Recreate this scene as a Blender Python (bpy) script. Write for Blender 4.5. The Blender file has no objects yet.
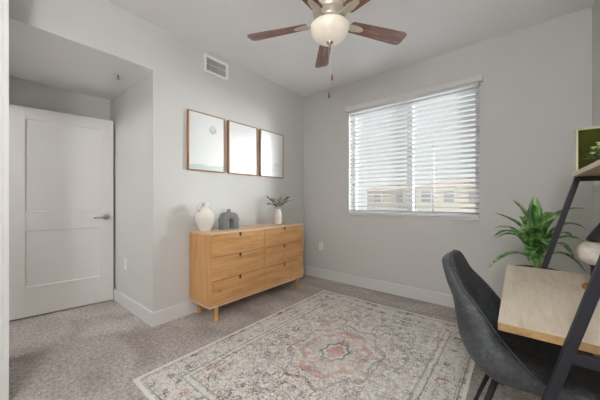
import bpy, bmesh, math, random
from mathutils import Vector, Matrix
random.seed(7)
PI = math.pi
scn = bpy.context.scene
COL = scn.collection

# ------------------------------------------------------------------ materials
def srgb(r, g, b):
    f = lambda c: (c/255/12.92) if c/255 <= 0.04045 else ((c/255+0.055)/1.055)**2.4
    return (f(r), f(g), f(b), 1)

class NT:
    """small wrapper for writing node maths"""
    def __init__(self, name, rough=0.6, metal=0.0, spec=0.5):
        self.m = bpy.data.materials.new(name); self.m.use_nodes = True
        self.t = self.m.node_tree; self.n = self.t.nodes; self.l = self.t.links
        self.b = self.n['Principled BSDF']
        self.b.inputs['Roughness'].default_value = rough
        self.b.inputs['Metallic'].default_value = metal
        self.b.inputs['Specular IOR Level'].default_value = spec
    def _set(self, sock, v):
        if isinstance(v, bpy.types.NodeSocket): self.l.new(v, sock)
        else: sock.default_value = v
    def math(self, op, a, b=0.0, c=None, clamp=False):
        n = self.n.new('ShaderNodeMath'); n.operation = op; n.use_clamp = clamp
        self._set(n.inputs[0], a); self._set(n.inputs[1], b)
        if c is not None: self._set(n.inputs[2], c)
        return n.outputs[0]
    def coord(self):
        return self.n.new('ShaderNodeTexCoord').outputs['Object']
    def mapping(self, v, scale=(1,1,1), rot=(0,0,0), loc=(0,0,0)):
        n = self.n.new('ShaderNodeMapping'); self.l.new(v, n.inputs['Vector'])
        n.inputs['Scale'].default_value = scale; n.inputs['Rotation'].default_value = rot; n.inputs['Location'].default_value = loc
        return n.outputs[0]
    def noise(self, v, scale=5, detail=4, rough=0.5, dist=0.0):
        n = self.n.new('ShaderNodeTexNoise'); self.l.new(v, n.inputs['Vector'])
        n.inputs['Scale'].default_value = scale; n.inputs['Detail'].default_value = detail
        n.inputs['Roughness'].default_value = rough; n.inputs['Distortion'].default_value = dist
        return n.outputs['Fac']
    def voronoi(self, v, scale=5, feature='F1', rnd=1.0):
        n = self.n.new('ShaderNodeTexVoronoi'); n.feature = feature; self.l.new(v, n.inputs['Vector'])
        n.inputs['Scale'].default_value = scale; n.inputs['Randomness'].default_value = rnd
        return n
    def ramp(self, fac, stops, interp='LINEAR'):
        n = self.n.new('ShaderNodeValToRGB'); self.l.new(fac, n.inputs[0]); cr = n.color_ramp; cr.interpolation = interp
        while len(cr.elements) < len(stops): cr.elements.new(0.5)
        for e, (p, c) in zip(cr.elements, stops): e.position = p; e.color = c
        return n.outputs[0]
    def mix(self, fac, a, b, mode='MIX'):
        n = self.n.new('ShaderNodeMix'); n.data_type = 'RGBA'; n.blend_type = mode
        self._set(n.inputs[0], fac); self._set(n.inputs[6], a); self._set(n.inputs[7], b)
        return n.outputs[2]
    def sep(self, v):
        n = self.n.new('ShaderNodeSeparateXYZ'); self.l.new(v, n.inputs[0]); return n.outputs
    def comb(self, x, y, z=0.0):
        n = self.n.new('ShaderNodeCombineXYZ')
        for i, k in enumerate((x, y, z)): self._set(n.inputs[i], k)
        return n.outputs[0]
    def color(self, c): self._set(self.b.inputs['Base Color'], c); return self
    def bump(self, h, strength=0.2, dist=0.01):
        n = self.n.new('ShaderNodeBump'); self.l.new(h, n.inputs['Height'])
        n.inputs['Strength'].default_value = strength; n.inputs['Distance'].default_value = dist
        self.l.new(n.outputs[0], self.b.inputs['Normal']); return self

def plain(name, c, rough=0.6, metal=0.0, spec=0.5, var=0.04, scale=6):
    n = NT(name, rough, metal, spec); co = n.coord()
    f = n.noise(co, scale, 3)
    lo = tuple(x*(1-var) for x in c[:3])+(1,); hi = tuple(min(1, x*(1+var)) for x in c[:3])+(1,)
    n.color(n.ramp(f, [(0.3, lo), (0.7, hi)])); return n.m

def wall_mat(name, c):
    n = NT(name, 0.85, 0, 0.25); co = n.coord()
    f = n.noise(co, 1.4, 3); lo = tuple(x*0.975 for x in c[:3])+(1,)
    n.color(n.ramp(f, [(0.35, lo), (0.65, c)])); n.bump(n.noise(co, 90, 3), 0.10, 0.004); return n.m

def wood_mat(name, c0, c1, c2, stretch=(1, 14, 14), scale=3.0, rough=0.5, knots=None):
    n = NT(name, rough, 0, 0.4); co = n.coord()
    v = n.mapping(co, stretch)
    f = n.noise(v, scale, 6, 0.6, 0.6); g = n.noise(v, scale*6, 3, 0.5)
    h = n.math('ADD', n.math('MULTIPLY', f, 0.75), n.math('MULTIPLY', g, 0.25))
    base = n.ramp(h, [(0.33, c0), (0.5, c1), (0.68, c2)])
    if knots:
        k = n.voronoi(n.mapping(co, (1, 1, 1)), 4.5).outputs['Distance']
        kf = n.math('SUBTRACT', 1.0, n.math('MULTIPLY', k, 9.0), clamp=True)
        base = n.mix(n.math('MULTIPLY', kf, 0.7), base, knots)
    n.color(base); n.bump(h, 0.08, 0.003); return n.m

M = {}
M['wall'] = wall_mat('greige_wall_paint', srgb(203, 202, 199))
M['ceil'] = wall_mat('ceiling_paint', srgb(236, 236, 237))
M['trim'] = plain('white_trim_paint', srgb(214, 213, 211), 0.4, var=0.01)
M['door'] = plain('white_door_paint', srgb(219, 217, 213), 0.4, var=0.01)
M['white'] = plain('white_plastic', srgb(232, 231, 228), 0.35, var=0.01)
M['slot'] = plain('dark_slot', srgb(60, 60, 60), 0.6)
M['steel'] = plain('satin_nickel', srgb(175, 170, 162), 0.3, 0.9)
M['brass'] = plain('brushed_champagne_metal', srgb(212, 203, 188), 0.35, 0.45)
M['black'] = plain('black_powder_coat', srgb(20, 21, 29), 0.5, 0.0)
M['blackmatt'] = plain('matt_black', srgb(26, 26, 28), 0.6)
M['oak'] = wood_mat('honey_oak', srgb(183, 130, 78), srgb(206, 156, 101), srgb(220, 175, 122), (9, 1, 9), 2.2, 0.45, srgb(150, 98, 55))
M['oakside'] = wood_mat('honey_oak_side', srgb(186, 134, 84), srgb(204, 154, 101), srgb(216, 169, 116), (9, 9, 1), 2.2, 0.5)
M['oaklight'] = wood_mat('pale_oak_edge', srgb(206, 172, 138), srgb(219, 188, 156), srgb(229, 202, 172), (9, 1, 9), 2.2, 0.45)
M['frame'] = wood_mat('walnut_frame', srgb(140, 100, 68), srgb(160, 118, 82), srgb(176, 134, 98), (6, 6, 1), 6, 0.5)
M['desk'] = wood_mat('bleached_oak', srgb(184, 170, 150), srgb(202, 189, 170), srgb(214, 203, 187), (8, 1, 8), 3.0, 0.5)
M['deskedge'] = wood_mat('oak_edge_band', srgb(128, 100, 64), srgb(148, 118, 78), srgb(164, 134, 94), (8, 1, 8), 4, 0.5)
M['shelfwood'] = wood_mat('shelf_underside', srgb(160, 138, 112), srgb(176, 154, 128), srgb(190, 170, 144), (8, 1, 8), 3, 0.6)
M['blade'] = wood_mat('walnut_blade', srgb(112, 82, 72), srgb(142, 108, 96), srgb(172, 140, 128), (1, 10, 10), 4, 0.22)
M['sill'] = M['trim']

def carpet():
    n = NT('carpet_pile', 0.95, 0, 0.1); co = n.coord()
    fine = n.noise(co, 150, 3, 0.8); mid = n.noise(co, 42, 4, 0.7); big = n.noise(n.mapping(co, (1.0, 1.6, 1), (0, 0, 0.6)), 1.9, 3, 0.5, 0.8)
    h = n.math('ADD', n.math('MULTIPLY', fine, 0.6), n.math('MULTIPLY', mid, 0.4))
    c = n.ramp(h, [(0.36, srgb(120, 113, 109)), (0.5, srgb(186, 178, 173)), (0.64, srgb(242, 236, 231))])
    d = n.ramp(big, [(0.38, (0.76, 0.74, 0.72, 1)), (0.60, (1, 1, 1, 1))])
    n.color(n.mix(1.0, c, d, 'MULTIPLY')); n.bump(h, 0.6, 0.012); return n.m
M['carpet'] = carpet()

def rug_mat(hx, hy):
    n = NT('woven_rug', 0.95, 0, 0.08); co = n.coord()
    s = n.sep(co)
    wob = n.noise(co, 14, 2)
    ax = n.math('ADD', n.math('ABSOLUTE', s[0]), n.math('MULTIPLY', n.math('SUBTRACT', wob, 0.5), 0.012))
    ay = n.math('ADD', n.math('ABSOLUTE', s[1]), n.math('MULTIPLY', n.math('SUBTRACT', wob, 0.5), 0.012))
    mv = n.comb(ax, ay, 0.0)
    d = n.math('MINIMUM', n.math('SUBTRACT', hx, ax), n.math('SUBTRACT', hy, ay))
    cream = srgb(234, 230, 222)
    coal, blue, rust, ochre, sage, pink = srgb(48, 50, 56), srgb(108, 118, 132), srgb(190, 108, 84), srgb(202, 176, 120), srgb(150, 152, 132), srgb(206, 160, 146)
    stream = n.noise(co, 4.0, 3)
    # palettes picked per cell
    def band(x, lo, hi):      # 1 inside lo..hi
        return n.math('MULTIPLY', n.math('GREATER_THAN', x, lo), n.math('LESS_THAN', x, hi))
    def vmot(scale, rings, rnd=0.7, pal=None):
        v = n.voronoi(mv, scale, 'F1', rnd)
        c = n.sep(v.outputs['Color'])[0]
        colr = n.ramp(c, pal or [(0.0, coal), (0.2, rust), (0.38, blue), (0.52, ochre), (0.64, pink), (0.76, coal), (0.88, sage)], 'CONSTANT')
        # petals: modulate distance by a finer voronoi
        pv = n.voronoi(mv, scale*3.3, 'F1', 0.9).outputs['Distance']
        dist = n.math('ADD', v.outputs['Distance'], n.math('MULTIPLY', n.math('SUBTRACT', pv, 0.35), 0.28))
        m = None
        for lo, hi in rings:
            b = band(dist, lo, hi); m = b if m is None else n.math('MAXIMUM', m, b)
        return m, colr
    fieldcol = cream
    m1, c1 = vmot(7.5, [(-1, 0.13), (0.22, 0.31)])
    m2, c2 = vmot(15.0, [(-1, 0.20), (0.36, 0.46)], 0.9)
    m3, c3 = vmot(36.0, [(-1, 0.26)], 1.0); m4 = n.math('MULTIPLY', vmot(52.0, [(-1, 0.30)], 1.0)[0], n.math('GREATER_THAN', n.noise(mv, 9, 2), 0.5))
    n1 = n.noise(mv, 13, 3, 0.6, 0.8); n2 = n.noise(mv, 24, 3, 0.6, 0.5); n3 = n.noise(n.mapping(mv, loc=(5, 3, 0)), 7, 3, 0.6)
    # scrolling vines follow the contour lines of a mirrored noise
    vine = n.math('MAXIMUM', n.math('LESS_THAN', n.math('ABSOLUTE', n.math('SUBTRACT', n1, 0.5)), 0.016), n.math('LESS_THAN', n.math('ABSOLUTE', n.math('SUBTRACT', n2, 0.5)), 0.018))
    tint = n.ramp(n3, [(0.0, pink), (0.36, ochre), (0.44, rust), (0.50, blue), (0.56, rust), (0.62, sage)], 'CONSTANT')
    col = n.mix(n.math('MULTIPLY', n.math('GREATER_THAN', n2, 0.57), 0.5), fieldcol, tint)
    col = n.mix(n.math('MULTIPLY', m3, 0.6), col, c3)
    col = n.mix(n.math('MULTIPLY', m2, 0.75), col, c2)
    col = n.mix(n.math('MULTIPLY', m1, 0.85), col, c1)
    col = n.mix(n.math('MULTIPLY', vine, 0.7), col, coal)
    col = n.mix(n.math('MULTIPLY', m4, 0.8), col, coal)
    # central medallion: lobed rings
    x = n.math('DIVIDE', ax, 0.46); y = n.math('DIVIDE', ay, 0.62)
    r = n.math('SQRT', n.math('ADD', n.math('POWER', x, 2.0), n.math('POWER', y, 2.0)))
    ang = n.math('ARCTAN2', y, x)
    r = n.math('MULTIPLY', r, n.math('ADD', 1.0, n.math('MULTIPLY', n.math('COSINE', n.math('MULTIPLY', ang, 8.0)), 0.09)))
    for lo, hi, cc, st in [(0.0, 0.13, rust, .7), (0.17, 0.21, coal, .8), (0.26, 0.44, pink, .18), (0.44, 0.50, rust, .55), (0.64, 0.68, coal, .5), (0.96, 0.985, blue, .6), (1.0, 1.02, rust, .4)]:
        col = n.mix(n.math('MULTIPLY', band(r, lo, hi), st), col, cc)
    # border: lighter ground with rosettes, dark guard lines
    bm, bc = vmot(9.0, [(-1, 0.12), (0.22, 0.33)], 0.35, [(0.0, coal), (0.35, rust), (0.5, coal), (0.72, blue), (0.86, pink)])
    bcol = n.mix(n.math('MULTIPLY', bm, 0.85), srgb(222, 217, 209), bc)
    bcol = n.mix(n.math('MULTIPLY', m3, 0.6), bcol, coal); bcol = n.mix(n.math('MULTIPLY', vine, 0.65), bcol, coal)
    col = n.mix(n.math('LESS_THAN', d, 0.25), col, bcol)
    for lo, hi, cc, st in [(0.0, 0.022, cream, 1.0), (0.034, 0.044, coal, .75), (0.052, 0.058, coal, .5), (0.205, 0.213, coal, .7), (0.222, 0.240, cream, .5), (0.25, 0.258, coal, .6)]:
        col = n.mix(n.math('MULTIPLY', band(d, lo, hi), st), col, cc)
    # worn, faded pile: blotches plus short cross streaks
    wear = n.noise(co, 3.2, 5, 0.7); streak = n.noise(n.mapping(co, (8, 60, 1)), 1.5, 3, 0.7); speck = n.noise(co, 120, 2)
    w = n.math('ADD', n.math('MULTIPLY', wear, 0.5), n.math('ADD', n.math('MULTIPLY', streak, 0.4), n.math('MULTIPLY', speck, 0.25)))
    wf = n.ramp(w, [(0.48, (0.0,)*3+(1,)), (0.74, (0.85,)*3+(1,))])
    col = n.mix(wf, col, cream)
    col = n.mix(n.math('MULTIPLY', n.math('SUBTRACT', speck, 0.35, clamp=True), 0.35), col, srgb(120, 116, 112))
    n.color(col); n.bump(n.noise(co, 220, 2), 0.3, 0.004); return n.m

def fabric():
    n = NT('washed_grey_leatherette', 0.55, 0, 0.35); co = n.coord()
    f = n.noise(co, 14, 6, 0.75); g = n.noise(co, 70, 4, 0.75)
    h = n.math('ADD', n.math('MULTIPLY', f, 0.55), n.math('MULTIPLY', g, 0.45))
    n.color(n.ramp(h, [(0.38, srgb(44, 46, 48)), (0.52, srgb(66, 69, 71)), (0.66, srgb(96, 99, 101))])); n.bump(g, 0.15, 0.003); return n.m
M['fabric'] = fabric()
M['piping'] = plain('dark_grey_piping', srgb(54, 56, 60), 0.5)

def leafm(name, a, b, c, rough=0.4, sc=(18, 18, 1.5)):
    n = NT(name, rough, 0, 0.4); co = n.coord()
    f = n.noise(n.mapping(co, sc), 2, 3); n.color(n.ramp(f, [(0.35, a), (0.5, b), (0.68, c)]))
    return n.m
M['leaf'] = leafm('glossy_leaf', srgb(44, 82, 42), srgb(92, 138, 68), srgb(160, 196, 124))
M['sage'] = leafm('grey_green_leaf', srgb(112, 128, 112), srgb(148, 162, 144), srgb(180, 192, 176), 0.7)
M['smallleaf'] = leafm('small_green_leaf', srgb(76, 118, 56), srgb(124, 168, 88), srgb(166, 200, 126), 0.6, (6, 6, 6))
M['petal'] = plain('cream_petal', srgb(238, 234, 196), 0.7)
M['soil'] = plain('dark_soil', srgb(52, 42, 34), 0.95, var=0.3, scale=60)
M['pot'] = plain('dark_brown_planter', srgb(62, 52, 46), 0.6)
M['whitepot'] = plain('white_ceramic', srgb(226, 224, 219), 0.35, var=0.02)
M['creamvase'] = plain('chalky_white_ceramic', srgb(222, 217, 208), 0.75, var=0.03, scale=20)
M['blushvase'] = plain('pale_blush_ceramic', srgb(226, 214, 207), 0.6, var=0.03, scale=20)
M['greyvase'] = plain('charcoal_stoneware', srgb(122, 123, 126), 0.85, var=0.10, scale=30)
M['bowl'] = plain('frosted_cream_glass', srgb(236, 227, 208), 0.3, var=0.02)
_b = M['bowl'].node_tree.nodes['Principled BSDF']; _b.inputs['Emission Color'].default_value = (1, 0.94, 0.83, 1); _b.inputs['Emission Strength'].default_value = 0.12
M['blind'] = plain('white_blind', srgb(222, 222, 223), 0.45, var=0.01)
M['valance'] = plain('white_valance', srgb(205, 204, 202), 0.45, var=0.01)
M['vinyl'] = plain('white_vinyl', srgb(205, 205, 204), 0.4, var=0.01)
M['branchwood'] = wood_mat('brown_stand_wood', srgb(120, 84, 44), srgb(150, 108, 60), srgb(172, 130, 78), (6, 6, 1), 8, 0.5)

def glass():
    m = bpy.data.materials.new('window_glass'); m.use_nodes = True; t = m.node_tree; t.nodes.clear()
    o = t.nodes.new('ShaderNodeOutputMaterial'); mx = t.nodes.new('ShaderNodeMixShader')
    tr = t.nodes.new('ShaderNodeBsdfTransparent'); gl = t.nodes.new('ShaderNodeBsdfGlossy'); gl.inputs['Roughness'].default_value = 0.02
    tr.inputs['Color'].default_value = (0.96, 0.98, 0.97, 1)
    fr = t.nodes.new('ShaderNodeFresnel'); fr.inputs['IOR'].default_value = 1.25
    t.links.new(fr.outputs[0], mx.inputs[0]); t.links.new(tr.outputs[0], mx.inputs[1]); t.links.new(gl.outputs[0], mx.inputs[2]); t.links.new(mx.outputs[0], o.inputs[0])
    return m
M['glass'] = glass()

def emit(name, c, s):
    m = bpy.data.materials.new(name); m.use_nodes = True; b = m.node_tree.nodes['Principled BSDF']
    b.inputs['Base Color'].default_value = c; b.inputs['Emission Color'].default_value = c; b.inputs['Emission Strength'].default_value = s
    return m

# ------------------------------------------------------------------ geometry helpers
class MB:
    def __init__(self): self.bm = bmesh.new()
    def box(self, x0, x1, y0, y1, z0, z1, bev=0.0, mat=None, mi=0, seg=2):
        vs = [Vector((x, y, z)) for z in (z0, z1) for y in (y0, y1) for x in (x0, x1)]
        if mat is not None: vs = [mat @ v for v in vs]
        v = [self.bm.verts.new(p) for p in vs]
        fs = [self.bm.faces.new([v[i] for i in q]) for q in ((0, 2, 3, 1), (4, 5, 7, 6), (0, 1, 5, 4), (2, 6, 7, 3), (0, 4, 6, 2), (1, 3, 7, 5))]
        for f in fs: f.material_index = mi
        if bev > 0:
            es = list({e for f in fs for e in f.edges})
            bmesh.ops.bevel(self.bm, geom=es, offset=bev, segments=seg, affect='EDGES', profile=0.6)
        return self
    def bar(self, a, b, w, h, up=(0, 0, 1), bev=0.0, mi=0):
        a, b = Vector(a), Vector(b); d = (b-a); L = d.length; d.normalize()
        up = Vector(up); s = d.cross(up).normalized(); u = s.cross(d).normalized()
        mt = Matrix((s.to_4d(), d.to_4d(), u.to_4d(), (0, 0, 0, 1))).transposed(); mt[0][3], mt[1][3], mt[2][3] = a; mt[3] = (0, 0, 0, 1)
        return self.box(-w/2, w/2, 0, L, -h/2, h/2, bev, mt, mi)
    def tube(self, pts, radii, seg=12, cap=True, flat=1.0):
        pts = [Vector(p) for p in pts]
        if not isinstance(radii, (list, tuple)): radii = [radii]*len(pts)
        rings = []; prev = None
        for i, p in enumerate(pts):
            d = (pts[min(i+1, len(pts)-1)]-pts[max(i-1, 0)]).normalized()
            if prev is None:
                a = Vector((0, 0, 1)) if abs(d.z) < 0.9 else Vector((1, 0, 0)); s = d.cross(a).normalized()
            else: s = (prev-d*prev.dot(d)).normalized()
            prev = s; u = d.cross(s)
            rings.append([self.bm.verts.new(p+(s*math.cos(2*PI*k/seg)+u*math.sin(2*PI*k/seg)*flat)*radii[i]) for k in range(seg)])
        for a, b in zip(rings, rings[1:]):
            for k in range(seg): self.bm.faces.new((a[k], a[(k+1) % seg], b[(k+1) % seg], b[k])).smooth = True
        if cap: self.bm.faces.new(rings[0][::-1]); self.bm.faces.new(rings[-1])
        return self
    def lathe(self, c, prof, seg=40, mt=None, mi=0):
        c = Vector(c); rings = []
        for r, z in prof:
            if r < 1e-5: rings.append([self.bm.verts.new(self._t(Vector((0, 0, z)), mt)+c)])
            else: rings.append([self.bm.verts.new(self._t(Vector((r*math.cos(2*PI*k/seg), r*math.sin(2*PI*k/seg), z)), mt)+c) for k in range(seg)])
        for a, b in zip(rings, rings[1:]):
            for k in range(seg):
                k2 = (k+1) % seg
                if len(a) == 1 and len(b) == 1: continue
                if len(a) == 1: f = self.bm.faces.new((a[0], b[k2], b[k]))
                elif len(b) == 1: f = self.bm.faces.new((a[k], a[k2], b[0]))
                else: f = self.bm.faces.new((a[k], a[k2], b[k2], b[k]))
                f.smooth = True; f.material_index = mi
        return self
    def _t(self, v, mt): return mt @ v if mt is not None else v
    def prism(self, poly, axis, a, b, mi=0):
        """extrude a 2-D outline along axis 'x','y' or 'z' from a to b"""
        def P(u, v, w): return {'x': (w, u, v), 'y': (u, w, v), 'z': (u, v, w)}[axis]
        A = [self.bm.verts.new(P(u, v, a)) for u, v in poly]; B = [self.bm.verts.new(P(u, v, b)) for u, v in poly]
        n = len(poly); fs = [self.bm.faces.new(A[::-1]), self.bm.faces.new(B)]
        for i in range(n): fs.append(self.bm.faces.new((A[i], A[(i+1) % n], B[(i+1) % n], B[i])))
        for f in fs: f.material_index = mi
        return self
    def wallholes(self, axis, w0, w1, u0, u1, v0, v1, holes):
        """a wall slab (thickness w0..w1) with rectangular holes (ua,ub,va,vb)"""
        us = sorted({u0, u1, *[h[0] for h in holes], *[h[1] for h in holes]}); vs = sorted({v0, v1, *[h[2] for h in holes], *[h[3] for h in holes]})
        def solid(i, j):
            if i < 0 or j < 0 or i >= len(us)-1 or j >= len(vs)-1: return False
            uc, vc = (us[i]+us[i+1])/2, (vs[j]+vs[j+1])/2
            return not any(h[0] < uc < h[1] and h[2] < vc < h[3] for h in holes)
        def P(u, v, w): return {'x': (w, u, v), 'y': (u, w, v), 'z': (u, v, w)}[axis]
        def quad(ps): self.bm.faces.new([self.bm.verts.new(p) for p in ps])
        for i in range(len(us)-1):
            for j in range(len(vs)-1):
                if not solid(i, j): continue
                a, b, c, d = us[i], us[i+1], vs[j], vs[j+1]
                quad([P(a, c, w0), P(b, c, w0), P(b, d, w0), P(a, d, w0)]); quad([P(a, c, w1), P(a, d, w1), P(b, d, w1), P(b, c, w1)])
                if not solid(i-1, j): quad([P(a, c, w0), P(a, d, w0), P(a, d, w1), P(a, c, w1)])
                if not solid(i+1, j): quad([P(b, c, w0), P(b, c, w1), P(b, d, w1), P(b, d, w0)])
                if not solid(i, j-1): quad([P(a, c, w0), P(a, c, w1), P(b, c, w1), P(b, c, w0)])
                if not solid(i, j+1): quad([P(a, d, w0), P(b, d, w0), P(b, d, w1), P(a, d, w1)])
        bmesh.ops.remove_doubles(self.bm, verts=self.bm.verts, dist=1e-6)
        return self

def world_of(o):
    p = Vector(o.location); q = o.parent
    while q is not None: p += Vector(q.location); q = q.parent
    return p

def obj(name, mb, mat, parent=None, loc=(0, 0, 0), smooth=False):
    """link mb (built in world coordinates) as one mesh object"""
    me = bpy.data.meshes.new(name); bm = mb.bm
    bmesh.ops.recalc_face_normals(bm, faces=bm.faces)
    off = world_of(parent) if parent is not None else Vector(loc)
    bmesh.ops.translate(bm, verts=bm.verts, vec=-off)
    bm.to_mesh(me); bm.free()
    for m in (mat if isinstance(mat, (list, tuple)) else [mat]): me.materials.append(m)
    o = bpy.data.objects.new(name, me); COL.objects.link(o)
    if parent is not None: o.parent = parent
    else: o.location = loc
    if smooth:
        for p in me.polygons: p.use_smooth = True
    return o

def tag(o, label, cat, group=None):
    o['label'] = label; o['category'] = cat
    if group: o['group'] = group
    return o
def thing(name, label, cat, loc, group=None):
    o = bpy.data.objects.new(name, None); o.empty_display_size = 0.1; COL.objects.link(o); o.location = loc
    return tag(o, label, cat, group)
def struct(name, mb, mat, parent=None, loc=(0, 0, 0)):
    o = obj(name, mb, mat, parent, loc)
    if parent is None: o['kind'] = 'structure'
    return o

# ------------------------------------------------------------------ the room
XL, XR, YB, H = -2.553, 0.481, 3.229, 2.74
AX, AY, AH = -3.75, 1.026, 2.33       # alcove back wall, alcove side wall, alcove ceiling
FY = 0.1125                             # room side of the front wall
YH = -1.55                            # far side of the space behind the camera
T = 0.12
WX0, WX1, WZ0, WZ1 = -1.773, -0.289, 0.955, 2.36

struct('floor', MB().box(AX-T, XR+T, YH-T, YB+0.2, -0.12, 0), M['carpet'])
struct('ceiling', MB().box(AX-T, XR+T, YH-T, YB+0.2, H, H+0.12), M['ceil'])
struct('ceiling_alcove', MB().box(AX, XL-0.002, FY, AY, AH-0.002, AH+0.1), M['ceil'])
struct('wall_back', MB().wallholes('y', YB, YB+0.16, XL-T, XR+T, 0, H, [(WX0, WX1, WZ0, WZ1)]), M['wall'])
struct('wall_left', MB().wallholes('x', XL-T, XL, FY, YB, 0, H, [(FY, AY, 0, AH)]), M['wall'])
struct('wall_alcove_side', MB().box(AX, XL-T, AY, AY+T, 0, H), M['wall'])
struct('wall_alcove_back', MB().box(AX-T, AX, YH, AY+T, 0, H), M['wall'])
struct('wall_right', MB().box(XR, XR+T, YH, YB, 0, H), M['wall'])
struct('wall_front', MB().wallholes('y', -0.06, FY-0.012, AX, XR, 0, H, [(-3.70, -2.87, 0, 2.06), (-2.20, 0.40, 0, 2.62)]), M['wall'])
struct('wall_hall', MB().box(AX-T, XR+T, YH-T, YH, 0, H), M['wall'])

def baseboard(name, axis, w_wall, sgn, a, b, h=0.13, t=0.014):
    prof = [(0, 0), (sgn*t, 0), (sgn*t, h-0.008), (sgn*(t-0.006), h), (0, h)]
    mb = MB()
    if axis == 'y': mb.prism([(w_wall+u, v) for u, v in prof], 'y', a, b)
    else: mb.prism([(w_wall+u, v) for u, v in prof], 'x', a, b)
    struct(name, mb, M['trim'])
baseboard('baseboard_left', 'y', XL, 1, AY-0.014, YB)
baseboard('baseboard_right', 'y', XR, -1, FY, YB-0.014)
baseboard('baseboard_back', 'x', YB, -1, XL+0.014, XR)
baseboard('baseboard_alcove_side', 'x', AY, -1, AX+0.014, XL)
baseboard('baseboard_alcove_back', 'y', AX, 1, FY, AY)

# casing of the wide opening the photograph is taken through (its edge shows at the far left)
tr = MB()
tr.box(-2.26, -2.198, FY-0.012, FY+0.012, 0, 2.69, 0.003)
tr.box(-2.212, -2.198, -0.075, FY-0.012, 0, 2.62)
tr.box(-2.212, 0.41, -0.075, FY-0.012, 2.605, 2.62)
tr.box(-2.26, 0.46, FY-0.012, FY+0.012, 2.625, 2.69, 0.003)
tr.box(0.398, 0.46, FY-0.012, FY+0.012, 0, 2.625, 0.003)
struct('trim_1', tr, M['trim'])

# ---- open entry door folded back against the alcove wall
p0, p1 = Vector((-3.702, 0.200, 0)), Vector((-3.574, 1.006, 0))
ang = math.atan2(p1.y-p0.y, p1.x-p0.x); W = (p1-p0).length
DM = Matrix.Translation(p0) @ Matrix.Rotation(ang, 4, 'Z')
def door_leaf():
    mb = MB(); z0, z1 = 0.014, 2.044; st = 0.115
    panels = [(st, W-st, 0.30, 0.845), (st, W-st, 1.03, 1.93)]
    mb.wallholes('y', -0.013, -0.006, 0, W, z0, z1, panels)
    for v in mb.bm.verts: pass
    mb2 = MB(); mb2.box(0, W, -0.006, 0.022, z0, z1)
    # shallow chamfer round each recessed panel
    for a, b, c, d in panels:
        for (u0, v0, u1, v1) in ((a, c, b, c), (a, d, b, d)):
            s = 1 if v0 == c else -1
            vs = [mb2.bm.verts.new(p) for p in ((u0, -0.013, v0), (u1, -0.013, v0), (u1-0.006, -0.0061, v0+s*0.006), (u0+0.006, -0.0061, v0+s*0.006))]
            mb2.bm.faces.new(vs)
    me = bpy.data.meshes.new('t'); mb2.bm.to_mesh(me); mb.bm.from_mesh(me); mb2.bm.free(); bpy.data.meshes.remove(me)
    # flip: recessed side faces the room (+x side) = local -y
    bmesh.ops.transform(mb.bm, matrix=DM, verts=mb.bm.verts)
    return mb
leaf = struct('door_1', door_leaf(), M['door'], loc=tuple(p0))
hb = MB(); hm = DM @ Matrix.Translation((W-0.065, -0.013, 0.955))
rot = Matrix.Rotation(PI/2, 4, 'X')
hb.lathe((0, 0, 0), [(0, 0), (0.031, 0), (0.031, 0.006), (0.027, 0.010), (0.012, 0.011), (0.010, 0.045), (0.013, 0.048), (0.013, 0.060), (0, 0.062)], 24, rot)
hb.tube([(0.0, -0.054, 0), (-0.03, -0.056, 0.001), (-0.075, -0.055, 0.0), (-0.115, -0.05, -0.004)], [0.010, 0.010, 0.009, 0.007], 12)
bmesh.ops.transform(hb.bm, matrix=hm, verts=hb.bm.verts)
obj('door_handle', hb, M['steel'], leaf)['label'] = 'satin nickel lever handle'
# jamb and hinge side of the doorway in the front wall
jb = MB(); jb.box(-3.735, -3.70, -0.07, 0.185, 0, 2.06); jb.box(-2.87, -2.855, -0.07, FY, 0, 2.06); jb.box(-3.70, -2.855, -0.07, FY, 2.045, 2.06)
struct('trim_2', jb, M['trim'])

# ---- window
wx = [WX0, WX1]; wy = YB+0.10
win = bpy.data.objects.new('window_1', None); COL.objects.link(win); win.location = ((WX0+WX1)/2, wy, WZ0); win['kind'] = 'structure'
fr = MB(); fw = 0.05; cx = (WX0+WX1)/2+0.03
fr.box(WX0, WX0+fw, wy, wy+0.05, WZ0, WZ1, 0.004); fr.box(WX1-fw, WX1, wy, wy+0.05, WZ0, WZ1, 0.004)
fr.box(WX0+fw, WX1-fw, wy, wy+0.05, WZ1-fw, WZ1, 0.004); fr.box(WX0+fw, WX1-fw, wy, wy+0.05, WZ0, WZ0+fw, 0.004)
fr.box(cx-0.034, cx+0.034, wy-0.006, wy+0.05, WZ0+fw, WZ1-fw, 0.004)
obj('window_frame', fr, M['vinyl'], win)
for a, b in ((WX0+fw, cx-0.03), (cx+0.03, WX1-fw)):
    obj('pane', MB().box(a, b, wy+0.022, wy+0.028, WZ0+fw-0.005, WZ1-fw+0.005), M['glass'], win)
sl = MB(); sl.box(WX0, WX1, YB-0.012, wy, WZ0-0.018, WZ0+0.004, 0.003)
obj('window_sill', sl, M['sill'], win)

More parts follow.
